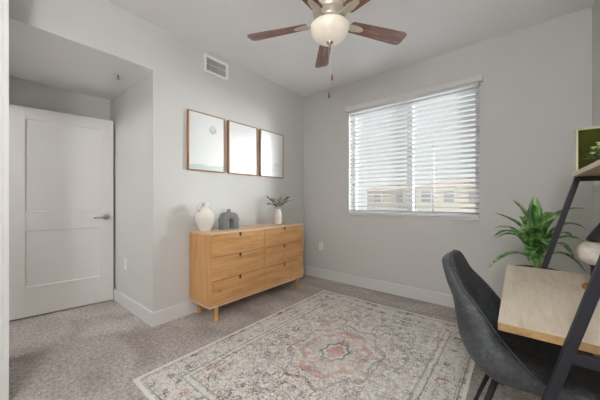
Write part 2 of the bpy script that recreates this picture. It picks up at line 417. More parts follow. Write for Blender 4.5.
# ---- horizontal blind
bl = thing('window_blind', 'white two-inch slat blind, lowered, in front of the bright window', 'blind', ((WX0+WX1)/2, YB+0.03, WZ1))
ya, yb2 = YB-0.02, YB+0.03
SY, SD, TILT, PITCH = YB+0.022, 0.061, math.radians(16), 0.0520
zz = WZ0+0.055; mb = MB(); 
while zz < WZ1-0.05:
    mt = Matrix.Translation((0, SY, zz)) @ Matrix.Rotation(-TILT, 4, 'X')
    mb.box(WX0+0.008, WX1-0.008, -SD/2, SD/2, -0.0016, 0.0016, 0.0, mt); zz += PITCH
obj('slats', mb, M['blind'], bl)
obj('bottom_rail', MB().box(WX0+0.008, WX1-0.008, SY-0.03, SY+0.03, WZ0+0.008, WZ0+0.030, 0.003), M['blind'], bl)
obj('headrail', MB().box(WX0+0.004, WX1-0.004, SY-0.03, SY+0.03, WZ1-0.045, WZ1-0.002, 0.003), M['blind'], bl)
va = MB(); va.prism([(YB-0.052, 2.336), (YB-0.040, 2.330), (YB-0.040, 2.392), (YB-0.060, 2.398), (YB-0.066, 2.390), (YB-0.060, 2.376)], 'x', WX0-0.025, WX1+0.025)
va.box(WX0-0.025, WX0-0.013, YB-0.045, YB, 2.332, 2.394); va.box(WX1+0.013, WX1+0.025, YB-0.045, YB, 2.332, 2.394)
obj('valance', va, M['valance'], bl)
for x in (WX0+0.20, WX1-0.20, (WX0+WX1)/2-0.1):
    c = MB(); c.bar((x, SY-SD/2+0.001, WZ0+0.02), (x, SY-SD/2+0.001, WZ1-0.03), 0.003, 0.0015, up=(0, 1, 0)); obj('ladder_cord', c, M['blind'], bl)
# ---- outside
def ext_wall(n, c, sc=2): return plain(n, c, 0.9, var=0.06, scale=sc)
mtan, mcream, mroof, mpav, mdark, mgreen = ext_wall('tan_stucco', srgb(222, 208, 192)), ext_wall('yellow_stucco', srgb(236, 226, 204)), ext_wall('brown_roof', srgb(176, 160, 150)), ext_wall('pavement', srgb(190, 188, 184)), ext_wall('far_window', srgb(186, 182, 176)), ext_wall('tree_leaves', srgb(84, 92, 66))
struct('ground', MB().box(-90, 60, 4.5, 110, -3.3, -3.1), mpav)
def building(loc, w, dpt, eave, ridge, wallm, label, bays, over=0.5):
    x, y, z = loc; t = thing('apartment_building', label, 'building', (x, y, z), 'apartment buildings across the street')
    obj('wall', MB().box(x-w/2, x+w/2, y, y+dpt, z, eave), wallm, t)
    rb = MB(); o = over
    v = [rb.bm.verts.new(p) for p in ((x-w/2-o, y-o, eave), (x+w/2+o, y-o, eave), (x+w/2+o, y+dpt+o, eave), (x-w/2-o, y+dpt+o, eave), (x-w/2+2, y+dpt/2, ridge), (x+w/2-2, y+dpt/2, ridge))]
    for q in ((0, 1, 5, 4), (1, 2, 5), (2, 3, 4, 5), (3, 0, 4), (3, 2, 1, 0)): rb.bm.faces.new([v[i] for i in q])
    obj('roof', rb, mroof, t)
    obj('band_course', MB().box(x-w/2-0.05, x+w/2+0.05, y-0.08, y, -0.25, 0.05), M['white'], t)
    for lvl in (-2.3, 0.7):
        for k in range(bays):
            u = x-w/2+(k+0.5)*w/bays
            f = obj('window', MB().box(u-0.62, u+0.62, y-0.06, y+0.02, lvl, lvl+1.5), M['white'], t)
            obj('pane', MB().box(u-0.5, u+0.5, y-0.08, y-0.055, lvl+0.1, lvl+1.4), mdark, f)
building((-13.35, 35, -3.1), 6.0, 9, 2.55, 3.7, mtan, 'tan building with brown roof seen through the left half of the blind', 2)
building((-5.8, 33, -3.1), 7.0, 9, 2.6, 3.7, mcream, 'yellow building with brown roof seen through the right half of the blind', 3)
lp = thing('street_lamp', 'thin dark lamp pole rising above the yellow building outside', 'lamp post', (-7.0, 31.4, -3.1))
pb = MB(); pb.tube([(-7.0, 31.4, -3.1), (-7.0, 31.4, 6.9)], [0.12, 0.06], 10); obj('pole', pb, mdark, lp)
pb = MB(); pb.lathe((-7.0, 31.4, 6.85), [(0, 0), (0.12, 0), (0.15, 0.05), (0.10, 0.25), (0, 0.28)], 16); obj('lamp_head', pb, mdark, lp)

# ------------------------------------------------------------------ dresser
DX0, DX1, DY0, DY1, DT = -2.538, -2.172, 1.362, 2.722, 0.838
dr = thing('dresser', 'low honey oak dresser with six drawers standing along the left wall', 'dresser', ((DX0+DX1)/2, (DY0+DY1)/2, 0))
body = MB()
body.box(DX0, DX1, DY0, DY0+0.018, 0.160, DT-0.018); body.box(DX0, DX1, DY1-0.018, DY1, 0.160, DT-0.018)
body.box(DX0, DX0+0.01, DY0+0.018, DY1-0.018, 0.16, DT-0.018)
body.box(DX0, DX1-0.022, 2.032, 2.050, 0.16, DT-0.018)
obj('body', body, M['oakside'], dr)
obj('top', MB().box(DX0, DX1+0.004, DY0-0.003, DY1+0.003, DT-0.018, DT, 0.003), M['oaklight'], dr)['label'] = 'pale oak top board'
obj('bottom_board', MB().box(DX0, DX1+0.003, DY0-0.003, DY1+0.003, 0.143, 0.160, 0.002), M['oaklight'], dr)['label'] = 'pale oak bottom board'
zs = [(0.164, 0.385), (0.390, 0.608), (0.613, 0.817)]
for (ya_, yb_) in ((DY0+0.021, 2.0385), (2.0435, DY1-0.021)):
    for z0, z1 in zs:
        yc = (ya_+yb_)/2; r = 0.017; dn = 0.040
        pts = [(ya_, z0), (yb_, z0), (yb_, z1), (yc+r, z1)]
        pts += [(yc+r*math.cos(a), z1-dn+r-r*math.sin(a)) for a in [PI*k/8 for k in range(9)]]
        pts += [(yc-r, z1), (ya_, z1)]
        mb = MB(); mb.prism(pts, 'x', DX1-0.019, DX1)
        d = obj('drawer', mb, M['oak'], dr)
        obj('handle_cutout', MB().box(DX1-0.0205, DX1-0.012, yc-r-0.002, yc+r+0.002, z1-dn-0.002, z1), M['slot'], d)['label'] = 'dark finger notch in the drawer front'
dk = MB(); dk.box(DX0+0.01, DX1-0.021, DY0+0.018, 2.032, 0.161, DT-0.019); 
obj('drawer_box', dk, M['slot'], dr)
dk = MB(); dk.box(DX0+0.01, DX1-0.021, 2.05, DY1-0.018, 0.161, DT-0.019); obj('drawer_box', dk, M['slot'], dr)
for x in (DX0+0.04, DX1-0.035):
    for y, s in ((DY0+0.085, -1), (DY1-0.085, 1)):
        lg = MB(); lg.bar((x, y+s*0.002, 0.0), (x, y, 0.143), 0.034, 0.034, up=(1, 0, 0), bev=0.003)
        obj('leg', lg, M['oak'], dr)

# ------------------------------------------------------------------ pictures
def print_mat(name, kind):
    n = NT(name, 0.35, 0, 0.5); s = n.sep(n.coord()); co = n.coord()
    paper = srgb(216, 217, 216); col = paper
    nz = n.noise(co, 9, 4)
    def dist(cy, cz): return n.math('SQRT', n.math('ADD', n.math('POWER', n.math('SUBTRACT', s[1], cy), 2.0), n.math('POWER', n.math('SUBTRACT', s[2], cz), 2.0)))
    if kind == 0:
        d = dist(0.065, 0.145); disc = n.math('LESS_THAN', d, 0.044)
        col = n.mix(n.math('MULTIPLY', disc, n.ramp(nz, [(0.35, (0.35,)*3+(1,)), (0.6, (1,)*3+(1,))])), col, srgb(142, 160, 158))
        hz = n.math('ADD', -0.262, n.math('MULTIPLY', n.noise(n.mapping(co, (1, 1, 0)), 7, 3), 0.05))
        col = n.mix(n.math('MULTIPLY', n.math('LESS_THAN', s[2], hz), 0.6), col, srgb(168, 184, 182))
    elif kind == 1:
        d = dist(0.02, -0.20); ring = n.math('MULTIPLY', n.math('GREATER_THAN', d, 0.150), n.math('LESS_THAN', d, 0.158))
        ins = n.math('MULTIPLY', n.math('LESS_THAN', d, 0.15), n.ramp(nz, [(0.42, (0.0,)*3+(1,)), (0.62, (0.8,)*3+(1,))]))
        col = n.mix(n.math('MULTIPLY', ins, 0.7), col, srgb(190, 200, 198))
        col = n.mix(n.math('MULTIPLY', ring, 0.6), col, srgb(160, 172, 172))
        col = n.mix(n.math('MULTIPLY', n.math('LESS_THAN', s[2], n.math('ADD', -0.25, n.math('MULTIPLY', nz, 0.05))), 0.5), col, srgb(176, 192, 190))
    else:
        d = n.math('ABSOLUTE', n.math('ADD', s[2], n.math('SUBTRACT', 0.28, n.math('MULTIPLY', n.noise(n.mapping(co, (1, 1, 0)), 8, 3), 0.25))))
        col = n.mix(n.math('MULTIPLY', n.math('LESS_THAN', d, 0.06), n.ramp(nz, [(0.4, (0.1,)*3+(1,)), (0.65, (0.7,)*3+(1,))])), col, srgb(182, 194, 186))
    n.color(col); n.b.inputs['Coat Weight'].default_value = 0.3; return n.m
plabels = ['framed print with a small grey-green moon, leftmost of three over the dresser',
           'framed pale print with a faint hut-like arch, middle one of three over the dresser',
           'framed nearly blank pale print, nearest the room corner of three over the dresser']
for i, y0 in enumerate((1.340, 1.818, 2.300)):
    y1 = y0+0.425; z0, z1 = 1.447, 2.048; xb, xf = XL+0.002, XL+0.034; f = 0.011; yc, zc = (y0+y1)/2, (z0+z1)/2
    p = thing('picture_frame', plabels[i], 'picture', (xb, yc, zc), 'framed prints above the dresser')
    mb = MB(); mb.box(xb, xf, y0, y0+f, z0, z1, 0.0015); mb.box(xb, xf, y1-f, y1, z0, z1, 0.0015)
    mb.box(xb, xf, y0+f, y1-f, z0, z0+f, 0.0015); mb.box(xb, xf, y0+f, y1-f, z1-f, z1, 0.0015)
    obj('frame', mb, M['frame'], p)
    obj('print', MB().box(xb+0.004, xf-0.005, y0+f-0.001, y1-f+0.001, z0+f-0.001, z1-f+0.001), print_mat('print_%d' % i, i), p)

# ------------------------------------------------------------------ vent, outlets, sprinkler
vt = thing('air_vent', 'white rectangular air vent high on the left wall', 'vent', (XL, 1.68, 2.595))
mb = MB(); y0, y1, z0, z1, b = 1.530, 1.830, 2.500, 2.690, 0.028
mb.box(XL, XL+0.008, y0, y1, z1-b, z1, 0.002); mb.box(XL, XL+0.008, y0, y1, z0, z0+b, 0.002); mb.box(XL, XL+0.008, y0, y0+b, z0+b, z1-b, 0.002); mb.box(XL, XL+0.008, y1-b, y1, z0+b, z1-b, 0.002)
obj('frame', mb, M['white'], vt)
obj('backing', MB().box(XL+0.0003, XL+0.001, y0+b, y1-b, z0+b, z1-b), M['slot'], vt)
mb = MB(); k = y0+b+0.008
while k < y1-b:
    mb.box(-0.0012, 0.0012, -0.007, 0.007, z0+b, z1-b, 0, Matrix.Translation((XL+0.005, k, 0)) @ Matrix.Rotation(math.radians(40), 4, 'Z')); k += 0.0135
mb.box(XL+0.003, XL+0.006, y0+b, y1-b, 2.592, 2.597)
obj('louvres', mb, M['white'], vt)

def outlet(c, axis, label):
    x, y, z = c; t = thing('electrical_outlet', label, 'outlet', c, 'wall outlets')
    def B(u0, u1, d0, d1, z0, z1, bev=0): # axis 'y-': faces -y
        return MB().box(x+u0, x+u1, y-d1, y-d0, z+z0, z+z1, bev)
    obj('cover_plate', B(-0.036, 0.036, 0.0, 0.006, -0.058, 0.058, 0.002), M['white'], t)
    for s in (0.021, -0.021):
        so = obj('socket', B(-0.017, 0.017, 0.006, 0.008, s-0.014, s+0.014, 0.0008), M['white'], t)
        mb = MB()
        for u in (-0.007, 0.007): mb.box(x+u-0.0012, x+u+0.0012, y-0.0086, y-0.0078, z+s-0.003, z+s+0.007)
        obj('slot', mb, M['slot'], so)
outlet((-2.235, YB, 0.468), 'y-', 'white double outlet on the window wall just right of the dresser')
outlet((-3.235, AY, 0.462), 'y-', 'white outlet low on the alcove side wall beside the open door')

sp = thing('fire_sprinkler', 'small white fire sprinkler on the alcove ceiling', 'sprinkler', (-2.906, 0.857, AH))
obj('escutcheon', MB().lathe((-2.906, 0.857, AH), [(0, 0), (0.038, 0), (0.034, -0.008), (0.016, -0.012), (0, -0.012)], 24), M['white'], sp)
mb = MB(); mb.tube([(-2.906, 0.857, AH-0.012), (-2.906, 0.857, AH-0.026)], 0.009, 12)
for s in (-1, 1): mb.tube([(-2.906+s*0.008, 0.857, AH-0.02), (-2.906+s*0.014, 0.857, AH-0.032), (-2.906+s*0.004, 0.857, AH-0.046)], 0.0025, 8)
mb.lathe((-2.906, 0.857, AH-0.046), [(0, 0), (0.016, 0), (0.016, -0.002), (0, -0.002)], 12)
obj('sprinkler_head', mb, M['steel'], sp)

# ------------------------------------------------------------------ ceiling fan
FX, FYc = -1.050, 1.628
fan = thing('ceiling_fan', 'five-blade ceiling fan with walnut blades and cream bowl light', 'ceiling fan', (FX, FYc, H))
obj('canopy', MB().lathe((FX, FYc, 0), [(0, H), (0.075, H), (0.072, H-0.03), (0.045, H-0.06), (0.02, H-0.065), (0, H-0.065)]), M['brass'], fan)
mb = MB(); mb.tube([(FX, FYc, H-0.06), (FX, FYc, 2.60)], 0.013); obj('downrod', mb, M['brass'], fan)
obj('motor_housing', MB().lathe((FX, FYc, 0), [(0, 2.615), (0.04, 2.612), (0.10, 2.585), (0.125, 2.55), (0.125, 2.50), (0.115, 2.475), (0.085, 2.465), (0.085, 2.425), (0.095, 2.418), (0.095, 2.405), (0, 2.405)]), M['brass'], fan)
obj('switch_collar', MB().lathe((FX, FYc, 0), [(0.0, 2.412), (0.126, 2.412), (0.130, 2.406), (0.126, 2.399), (0.0, 2.399)]), M['steel'], fan)
bw = [(0.131, 2.402), (0.139, 2.396)]
for k in range(1, 15):
    a = PI/2*k/14; bw.append((0.139*math.cos(a)**0.85 if k < 14 else 0.0, 2.396-0.112*math.sin(a)))
obj('lamp_bowl', MB().lathe((FX, FYc, 0), [(0, 2.40)]+bw, 48), M['bowl'], fan)
obj('finial', MB().lathe((FX, FYc, 0), [(0, 2.290), (0.024, 2.288), (0.026, 2.282), (0.014, 2.272), (0.010, 2.262), (0.005, 2.252), (0, 2.25)], 20), M['steel'], fan)
for k in range(5):
    a = math.radians(58+72*k); R = Matrix.Translation((FX, FYc, 2.432)) @ Matrix.Rotation(a, 4, 'Z') @ Matrix.Rotation(math.radians(-12), 4, 'X')
    out = [(0.175, -0.046), (0.40, -0.056), (0.60, -0.064), (0.632, -0.058), (0.645, -0.040), (0.645, 0.040), (0.632, 0.058), (0.60, 0.064), (0.40, 0.056), (0.175, 0.046), (0.165, 0.03), (0.165, -0.03)]
    mb = MB(); mb.prism(out, 'z', -0.003, 0.003)
    bmesh.ops.transform(mb.bm, matrix=R, verts=mb.bm.verts)
    bo = obj('blade', mb, M['blade'], fan)
    # grain follows the blade: give each blade its own rotated frame
    bo.data.transform(Matrix.Translation(world_of(bo)) ); bo.data.transform(R.inverted()); bo.matrix_parent_inverse = Matrix.Translation(-world_of(fan)); bo.matrix_basis = R
    br = MB()
    br.prism([(0.075, -0.016), (0.15, -0.022), (0.20, -0.030), (0.262, -0.018), (0.275, 0), (0.262, 0.018), (0.20, 0.030), (0.15, 0.022), (0.075, 0.016)], 'z', -0.009, -0.003)
    br.box(0.065, 0.12, -0.014, 0.014, -0.012, 0.012, 0.003)
    for u, v in ((0.20, -0.015), (0.20, 0.015), (0.25, 0)): br.lathe((u, v, -0.009), [(0, -0.003), (0.005, -0.002), (0.006, 0.0), (0, 0)], 10)
    me = bpy.data.meshes.new('blade_bracket'); bmesh.ops.recalc_face_normals(br.bm, faces=br.bm.faces); br.bm.to_mesh(me); br.bm.free(); me.materials.append(M['brass'])
    bo2 = bpy.data.objects.new('blade_bracket', me); COL.objects.link(bo2); bo2.parent = bo
for (dx, dy, z1, top) in ((0.012, 0.012, 2.055, 2.29), (-0.004, -0.004, 1.925, 2.255)):
    mb = MB(); mb.tube([(FX+dx, FYc+dy, top), (FX+dx, FYc+dy, z1)], 0.0016, 6); c = obj('pull_chain', mb, M['brass'], fan)
    obj('chain_fob', MB().lathe((FX+dx, FYc+dy, z1), [(0, 0.0), (0.004, -0.002), (0.0075, -0.015), (0.0085, -0.032), (0.006, -0.042), (0, -0.044)], 14), M['blade'], c)

# ------------------------------------------------------------------ ornaments on the dresser
vx, vy = -2.400, 1.452
va = thing('ceramic_jug', 'round white ceramic jug with small loop handle, left end of dresser top', 'vase', (vx, vy, DT))
prof = [(0, 0), (0.050, 0), (0.056, 0.008), (0.074, 0.050), (0.089, 0.100), (0.093, 0.135), (0.087, 0.170), (0.068, 0.200), (0.046, 0.217), (0.034, 0.232), (0.030, 0.250), (0.031, 0.272), (0.036, 0.282), (0.031, 0.282), (0.026, 0.270), (0.025, 0.25), (0, 0.225)]
obj('body', MB().lathe((vx, vy, DT), prof), M['creamvase'], va)
mb = MB(); hy = -1
mb.tube([(vx+0.01, vy-0.070, DT+0.195), (vx+0.012, vy-0.080, DT+0.222), (vx+0.012, vy-0.074, DT+0.250), (vx+0.010, vy-0.052, DT+0.266), (vx+0.006, vy-0.030, DT+0.262)], [0.011, 0.010, 0.010, 0.010, 0.010], 12)
obj('handle', mb, M['creamvase'], va)
# arch vase: two thick legs joined by a round arch, short neck
ax_, ay_ = -2.375, 1.712
av = thing('arch_vase', 'charcoal arch-shaped vase with a short neck beside the white jug', 'vase', (ax_, ay_, DT))
mb = MB(); ow, oh, orad, iw, ih = 0.104, 0.176, 0.070, 0.032, 0.132
pts = [(ay_-ow*0.96, DT)]+[(ay_-ow+orad-orad*math.cos(PI/2*k/7), DT+oh-orad+orad*math.sin(PI/2*k/7)) for k in range(8)]
pts += [(ay_+ow-orad+orad*math.sin(PI/2*k/7), DT+oh-orad+orad*math.cos(PI/2*k/7)) for k in range(8)]+[(ay_+ow*0.96, DT), (ay_+iw, DT)]
pts += [(ay_+iw*math.cos(PI*k/10), DT+ih-iw+iw*math.sin(PI*k/10)) for k in range(11)]+[(ay_-iw, DT)]
mb.prism(pts, 'x', ax_-0.046, ax_+0.046)
bmesh.ops.bevel(mb.bm, geom=[e for e in mb.bm.edges if abs(e.verts[0].co.x-e.verts[1].co.x) < 1e-6 and not (e.verts[0].co.z < DT+0.001 and e.verts[1].co.z < DT+0.001)], offset=0.018, segments=4, affect='EDGES', profile=0.5)
obj('body', mb, M['greyvase'], av, smooth=False)
obj('neck', MB().lathe((ax_, ay_, DT+0.172), [(0.030, 0), (0.024, 0.012), (0.020, 0.022), (0.022, 0.038), (0.017, 0.038), (0.015, 0.02), (0, 0.01)], 24), M['greyvase'], av)
# bottle vase and sprigs
bx, by = -2.380, 2.470
o = obj('bottle_vase', MB().lathe((bx, by, DT), [(0, 0), (0.046, 0), (0.052, 0.010), (0.054, 0.09), (0.050, 0.130), (0.040, 0.158), (0.034, 0.175), (0.036, 0.190), (0.030, 0.190), (0.028, 0.17), (0, 0.12)]), M['blushvase'], None, (bx, by, DT))
tag(o, 'pale blush bottle vase holding grey-green sprigs, right end of dresser top', 'vase')
sg = thing('leafy_sprigs', 'grey-green eucalyptus-like sprigs standing in the blush bottle vase', 'foliage', (bx, by, DT+0.13))
def blade_leaf(mb, base, d, L, w, up, droop=0.25, seg=5, fold=0.15):
    d = Vector(d).normalized(); s = d.cross(Vector(up)); s = s.normalized() if s.length > 1e-4 else Vector((1, 0, 0)); n = s.cross(d).normalized(); prev = None
    for k in range(seg+1):
        t = k/seg; p = Vector(base)+d*L*t-Vector((0, 0, 1))*droop*L*t*t; ww = w*(math.sin(PI*(0.08+0.92*t))**0.8 if k < seg else 0.02)
        row = [mb.bm.verts.new(p-s*ww/2+n*fold*ww), mb.bm.verts.new(p), mb.bm.verts.new(p+s*ww/2+n*fold*ww)]
        if prev:
            for j in (0, 1): mb.bm.faces.new((prev[j], prev[j+1], row[j+1], row[j])).smooth = True
        prev = row
rnd = random.Random(3)
for k in range(7):
    a = 2*PI*k/7+0.3; sp_ = 0.11+0.05*rnd.random(); hgt = 0.055+0.07*rnd.random() + (0.03 if k == 0 else 0)
    if math.cos(a) < -0.3: sp_ *= 0.75
    p0_ = Vector((bx, by, DT+0.13)); p1_ = Vector((bx+math.cos(a)*0.018, by+math.sin(a)*0.018, DT+0.20)); p2_ = Vector((bx+math.cos(a)*sp_, by+math.sin(a)*sp_, DT+0.19+hgt))
    mb = MB(); mb.tube([p0_, p1_, (p1_+p2_)/2+Vector((0, 0, 0.015)), p2_], [0.002, 0.002, 0.0016, 0.001], 6)
    st = obj('stem', mb, M['sage'], sg)
    lb = MB()
    for j in range(15):
        t = 0.15+0.85*j/10; p = p1_.lerp(p2_, t)+Vector((0, 0, 0.015*math.sin(PI*t))); aa = rnd.random()*2*PI
        blade_leaf(lb, p, (math.cos(aa), math.sin(aa), 0.35+rnd.random()*0.5), 0.046+0.02*rnd.random(), 0.028, (0, 0, 1), 0.2, 3)
    obj('leaves', lb, M['sage'], st)

# ------------------------------------------------------------------ rug
RX0, RX1, RY0, RY1 = -1.880, -0.225, 0.632, 2.790
rhx, rhy = (RX1-RX0)/2, (RY1-RY0)/2
rg = obj('rug', MB().box(RX0, RX1, RY0, RY1, 0.001, 0.011, 0.004), rug_mat(rhx, rhy), None, ((RX0+RX1)/2, (RY0+RY1)/2, 0))
tag(rg, 'faded cream rug with rust and charcoal vintage pattern on the grey carpet', 'rug')

# ------------------------------------------------------------------ ladder desk
KY0, KY1 = 1.065, 2.056
dkx0, dkx1, kz0, kz1 = -0.048, XR-0.006, 0.727, 0.752
ds = thing('ladder_desk', 'ladder desk with pale oak top and black leaning metal rails against right wall', 'desk', (0.2, (KY0+KY1)/2, 0))
mb = MB(); mb.box(dkx0, dkx1, KY0, KY1, kz0, kz1, 0.0015)
for f in mb.bm.faces:
    if f.normal.z < 0.5 and f.calc_center_median().z < kz1-0.001: f.material_index = 1
mb.bm.normal_update()
for f in mb.bm.faces: f.material_index = 0 if f.normal.z > 0.7 else 1
obj('desktop', mb, [M['desk'], M['deskedge']], ds)
sl_ = 0.262
def railx(z): return 0.122+(z-0.759)*sl_
for y in (KY0-0.016, KY1+0.014):
    mb = MB(); ztop = 1.268
    mb.bar((railx(0.0), y, 0.004), (railx(ztop), y, ztop), 0.025, 0.026, up=(0, 1, 0), bev=0.002)
    obj('rail', mb, M['black'], ds)
    mb = MB(); mb.box(railx(0.71), XR-0.006, y-0.012, y+0.012, 0.694, 0.724, 0.002); obj('side_bar', mb, M['black'], ds)
    mb = MB(); mb.box(railx(1.26), XR-0.006, y-0.012, y+0.012, 1.246, 1.272, 0.002); obj('side_bar', mb, M['black'], ds)
for z in (0.724, 1.272):
    mb = MB(); mb.box(XR-0.035, XR-0.01, KY0, KY1, z-0.03, z-0.0005, 0.002); obj('wall_bar', mb, M['black'], ds)
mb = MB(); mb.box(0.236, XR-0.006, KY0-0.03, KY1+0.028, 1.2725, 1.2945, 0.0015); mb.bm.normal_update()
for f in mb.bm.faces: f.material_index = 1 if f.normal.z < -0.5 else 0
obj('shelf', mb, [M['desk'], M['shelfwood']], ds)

# picture box standing on shelf
g = NT('dark_green_print', 0.8, 0, 0.15); gf = g.noise(g.mapping(g.coord(), (1, 1, 0.6)), 6, 4)
g.color(g.ramp(gf, [(0.3, srgb(44, 46, 16)), (0.55, srgb(66, 72, 24)), (0.75, srgb(88, 94, 36))]))
gx0, gx1, gz0, gz1, gy = 0.2405, XR-0.02, 1.2945, 1.522, 2.03
gp = thing('framed_picture', 'dark green picture in pale wooden frame standing on the high shelf', 'picture', ((gx0+gx1)/2, gy, gz0))
mb = MB(); f = 0.010
for a in ((gx0, gx0+f, gz0, gz1), (gx1-f, gx1, gz0, gz1), (gx0+f, gx1-f, gz0, gz0+f), (gx0+f, gx1-f, gz1-f, gz1)):
    mb.box(a[0], a[1], gy-0.018, gy+0.012, a[2], a[3], 0.0015)
M['paleframe'] = wood_mat('pale_yellow_frame', srgb(180, 174, 144), srgb(196, 190, 160), srgb(208, 203, 176), (6, 6, 1), 6, 0.5); obj('frame', mb, M['paleframe'], gp)
obj('print', MB().box(gx0+f-0.001, gx1-f+0.001, gy-0.006, gy+0.010, gz0+f-0.001, gz1-f+0.001), g.m, gp)
# little flowering plant
fx, fy, fz = 0.300, 1.72, 1.2945
fp = thing('potted_flowers', 'small green plant with cream blossoms on the high shelf before the picture', 'plant', (fx, fy, fz))
obj('pot', MB().lathe((fx, fy, fz), [(0, 0), (0.028, 0), (0.033, 0.026), (0.035, 0.030), (0.030, 0.030), (0.029, 0.024), (0, 0.024)], 24), M['blackmatt'], fp)
lb, fb = MB(), MB()
for k in range(130):
    a = rnd.random()*2*PI; e = rnd.random()*1.3+0.05; r = 0.022+0.034*rnd.random()
    c = Vector((fx+math.cos(a)*math.cos(e)*r, fy+math.sin(a)*math.cos(e)*r, fz+0.030+math.sin(e)*r*0.95))
    blade_leaf(lb, c, (math.cos(a), math.sin(a), 0.3+0.6*rnd.random()), 0.030, 0.017, (0, 0, 1), 0.3, 3)
for k in range(26):
    a = rnd.random()*2*PI; e = rnd.random()*1.2+0.15; r = 0.056+0.016*rnd.random()
    c = Vector((fx+math.cos(a)*math.cos(e)*r, fy+math.sin(a)*math.cos(e)*r, fz+0.036+math.sin(e)*r*0.95))
    for j in range(5):
        q = 2*PI*j/5; blade_leaf(fb, c, (math.cos(q), math.sin(q), 0.9), 0.016, 0.014, (0, 0, 1), 0.2, 2)
obj('leaves', lb, M['smallleaf'], fp); obj('blossoms', fb, M['petal'], fp)

# round ornament on the desk
ox, oy = 0.262, 1.72
orn = thing('table_ornament', 'round cream mottled ornament with black top on a dark stem, on the desk', 'ornament', (ox, oy, kz1))
n = NT('mottled_cream', 0.55); co = n.coord(); nz = n.noise(co, 9, 4, 0.6, 0.5); nf = n.noise(co, 45, 3)
n.color(n.mix(n.math('MULTIPLY', n.math('SUBTRACT', nf, 0.35, clamp=True), 0.8), n.ramp(nz, [(0.42, srgb(214, 208, 198)), (0.52, srgb(196, 188, 176)), (0.60, srgb(150, 144, 84))]), srgb(120, 112, 100)))
ob = []
for k in range(17):
    a = -PI/2+PI*k/16; ob.append((max(0, 0.055*math.cos(a)), 0.160+0.054*math.sin(a)))
obj('globe', MB().lathe((ox, oy, kz1), ob, 36), n.m, orn)
obj('cap', MB().lathe((ox+0.028, oy+0.006, kz1+0.012), [(0, 0.200), (0.050, 0.201), (0.052, 0.207), (0.034, 0.242), (0.016, 0.272), (0.010, 0.282), (0, 0.284)], 32), M['blackmatt'], orn)['label'] = 'black conical top'
obj('stem', MB().lathe((ox, oy, kz1), [(0, 0.02), (0.016, 0.02), (0.011, 0.03), (0.010, 0.1), (0.018, 0.112), (0, 0.112)], 20), M['blackmatt'], orn)
obj('base', MB().lathe((ox, oy, kz1), [(0, 0), (0.036, 0), (0.038, 0.006), (0.036, 0.016), (0.030, 0.022), (0, 0.022)], 32), M['branchwood'], orn)['label'] = 'brown wooden base'

# ------------------------------------------------------------------ desk chair
CY = 1.525
ch = thing('desk_chair', 'dark grey upholstered shell chair with black legs pushed under the desk', 'chair', (0.03, CY, 0))
prof = [(-0.254, 0.882, 0.06, 0.0, 0.0), (-0.249, 0.866, 0.115, 0.006, 0), (-0.239, 0.834, 0.150, 0.012, 0), (-0.225, 0.775, 0.176, 0.030, 0), (-0.202, 0.700, 0.196, 0.075, 0), (-0.176, 0.610, 0.216, 0.118, 0.0), (-0.142, 0.540, 0.234, 0.140, 0.012),
        (-0.090, 0.492, 0.246, 0.115, 0.035), (-0.02, 0.466, 0.250, 0.060, 0.048), (0.07, 0.456, 0.248, 0.015, 0.032), (0.16, 0.460, 0.240, 0.0, 0.012), (0.235, 0.466, 0.225, -0.01, 0.0), (0.268, 0.458, 0.205, -0.02, 0)]
def cr(P, t):
    n = len(P)-1; x = t*n; i = min(int(x), n-1); u = x-i
    p0, p1, p2, p3 = P[max(i-1, 0)], P[i], P[i+1], P[min(i+2, n)]
    return [0.5*((2*b)+(-a+c)*u+(2*a-5*b+4*c-d)*u*u+(-a+3*b-3*c+d)*u**3) for a, b, c, d in zip(p0, p1, p2, p3)]
NS, NTT = 56, 24
def shell_pt(i, j):
    x, z, hw, fwd, lift = cr(prof, i/NS); t = -1+2*j/NTT
    a = abs(t)**2.4
    return Vector((x+fwd*a, CY+hw*math.sin(t*PI/2)*0.35+hw*t*0.65, z+lift*a))
P = [[shell_pt(i, j) for j in range(NTT+1)] for i in range(NS+1)]
def nrm(i, j):
    a = P[min(i+1, NS)][j]-P[max(i-1, 0)][j]; b = P[i][min(j+1, NTT)]-P[i][max(j-1, 0)]
    return a.cross(b).normalized()
Nn = [[nrm(i, j) for j in range(NTT+1)] for i in range(NS+1)]
if Nn[NS//2][NTT//2].z < 0 or Nn[4][NTT//2].x < 0: Nn = [[-v for v in r] for r in Nn]
def sheet(mb, off):
    vs = [[mb.bm.verts.new(P[i][j]+Nn[i][j]*off(i, j)) for j in range(NTT+1)] for i in range(NS+1)]
    for i in range(NS):
        for j in range(NTT): mb.bm.faces.new((vs[i][j], vs[i+1][j], vs[i+1][j+1], vs[i][j+1])).smooth = True
    return vs
def border(vs):
    return [vs[0][j] for j in range(NTT+1)]+[vs[i][NTT] for i in range(1, NS+1)]+[vs[NS][j] for j in range(NTT-1, -1, -1)]+[vs[i][0] for i in range(NS-1, 0, -1)]
def edge(i, j): # 0 at the rim, 1 well inside
    e = min(min(i, NS-i)/(NS/2)*4.0, min(j, NTT-j)/(NTT/2)*3.0); return min(1, e)
mb = MB(); o1 = sheet(mb, lambda i, j: -0.012-(0.026+0.050*math.exp(-((i/NS-0.57)/0.15)**2))*math.sqrt(max(0, 1-(1-edge(i, j))**2))); o2 = sheet(mb, lambda i, j: -0.002)
b1, b2 = border(o1), border(o2)
for k in range(len(b1)): mb.bm.faces.new((b1[k], b1[(k+1) % len(b1)], b2[(k+1) % len(b1)], b2[k])).smooth = True
obj('shell', mb, M['fabric'], ch)
mb = MB(); o1 = sheet(mb, lambda i, j: 0.004+0.016*math.sqrt(max(0, 1-(1-edge(i, j))**2))); o2 = sheet(mb, lambda i, j: -0.001)
b1, b2 = border(o1), border(o2)
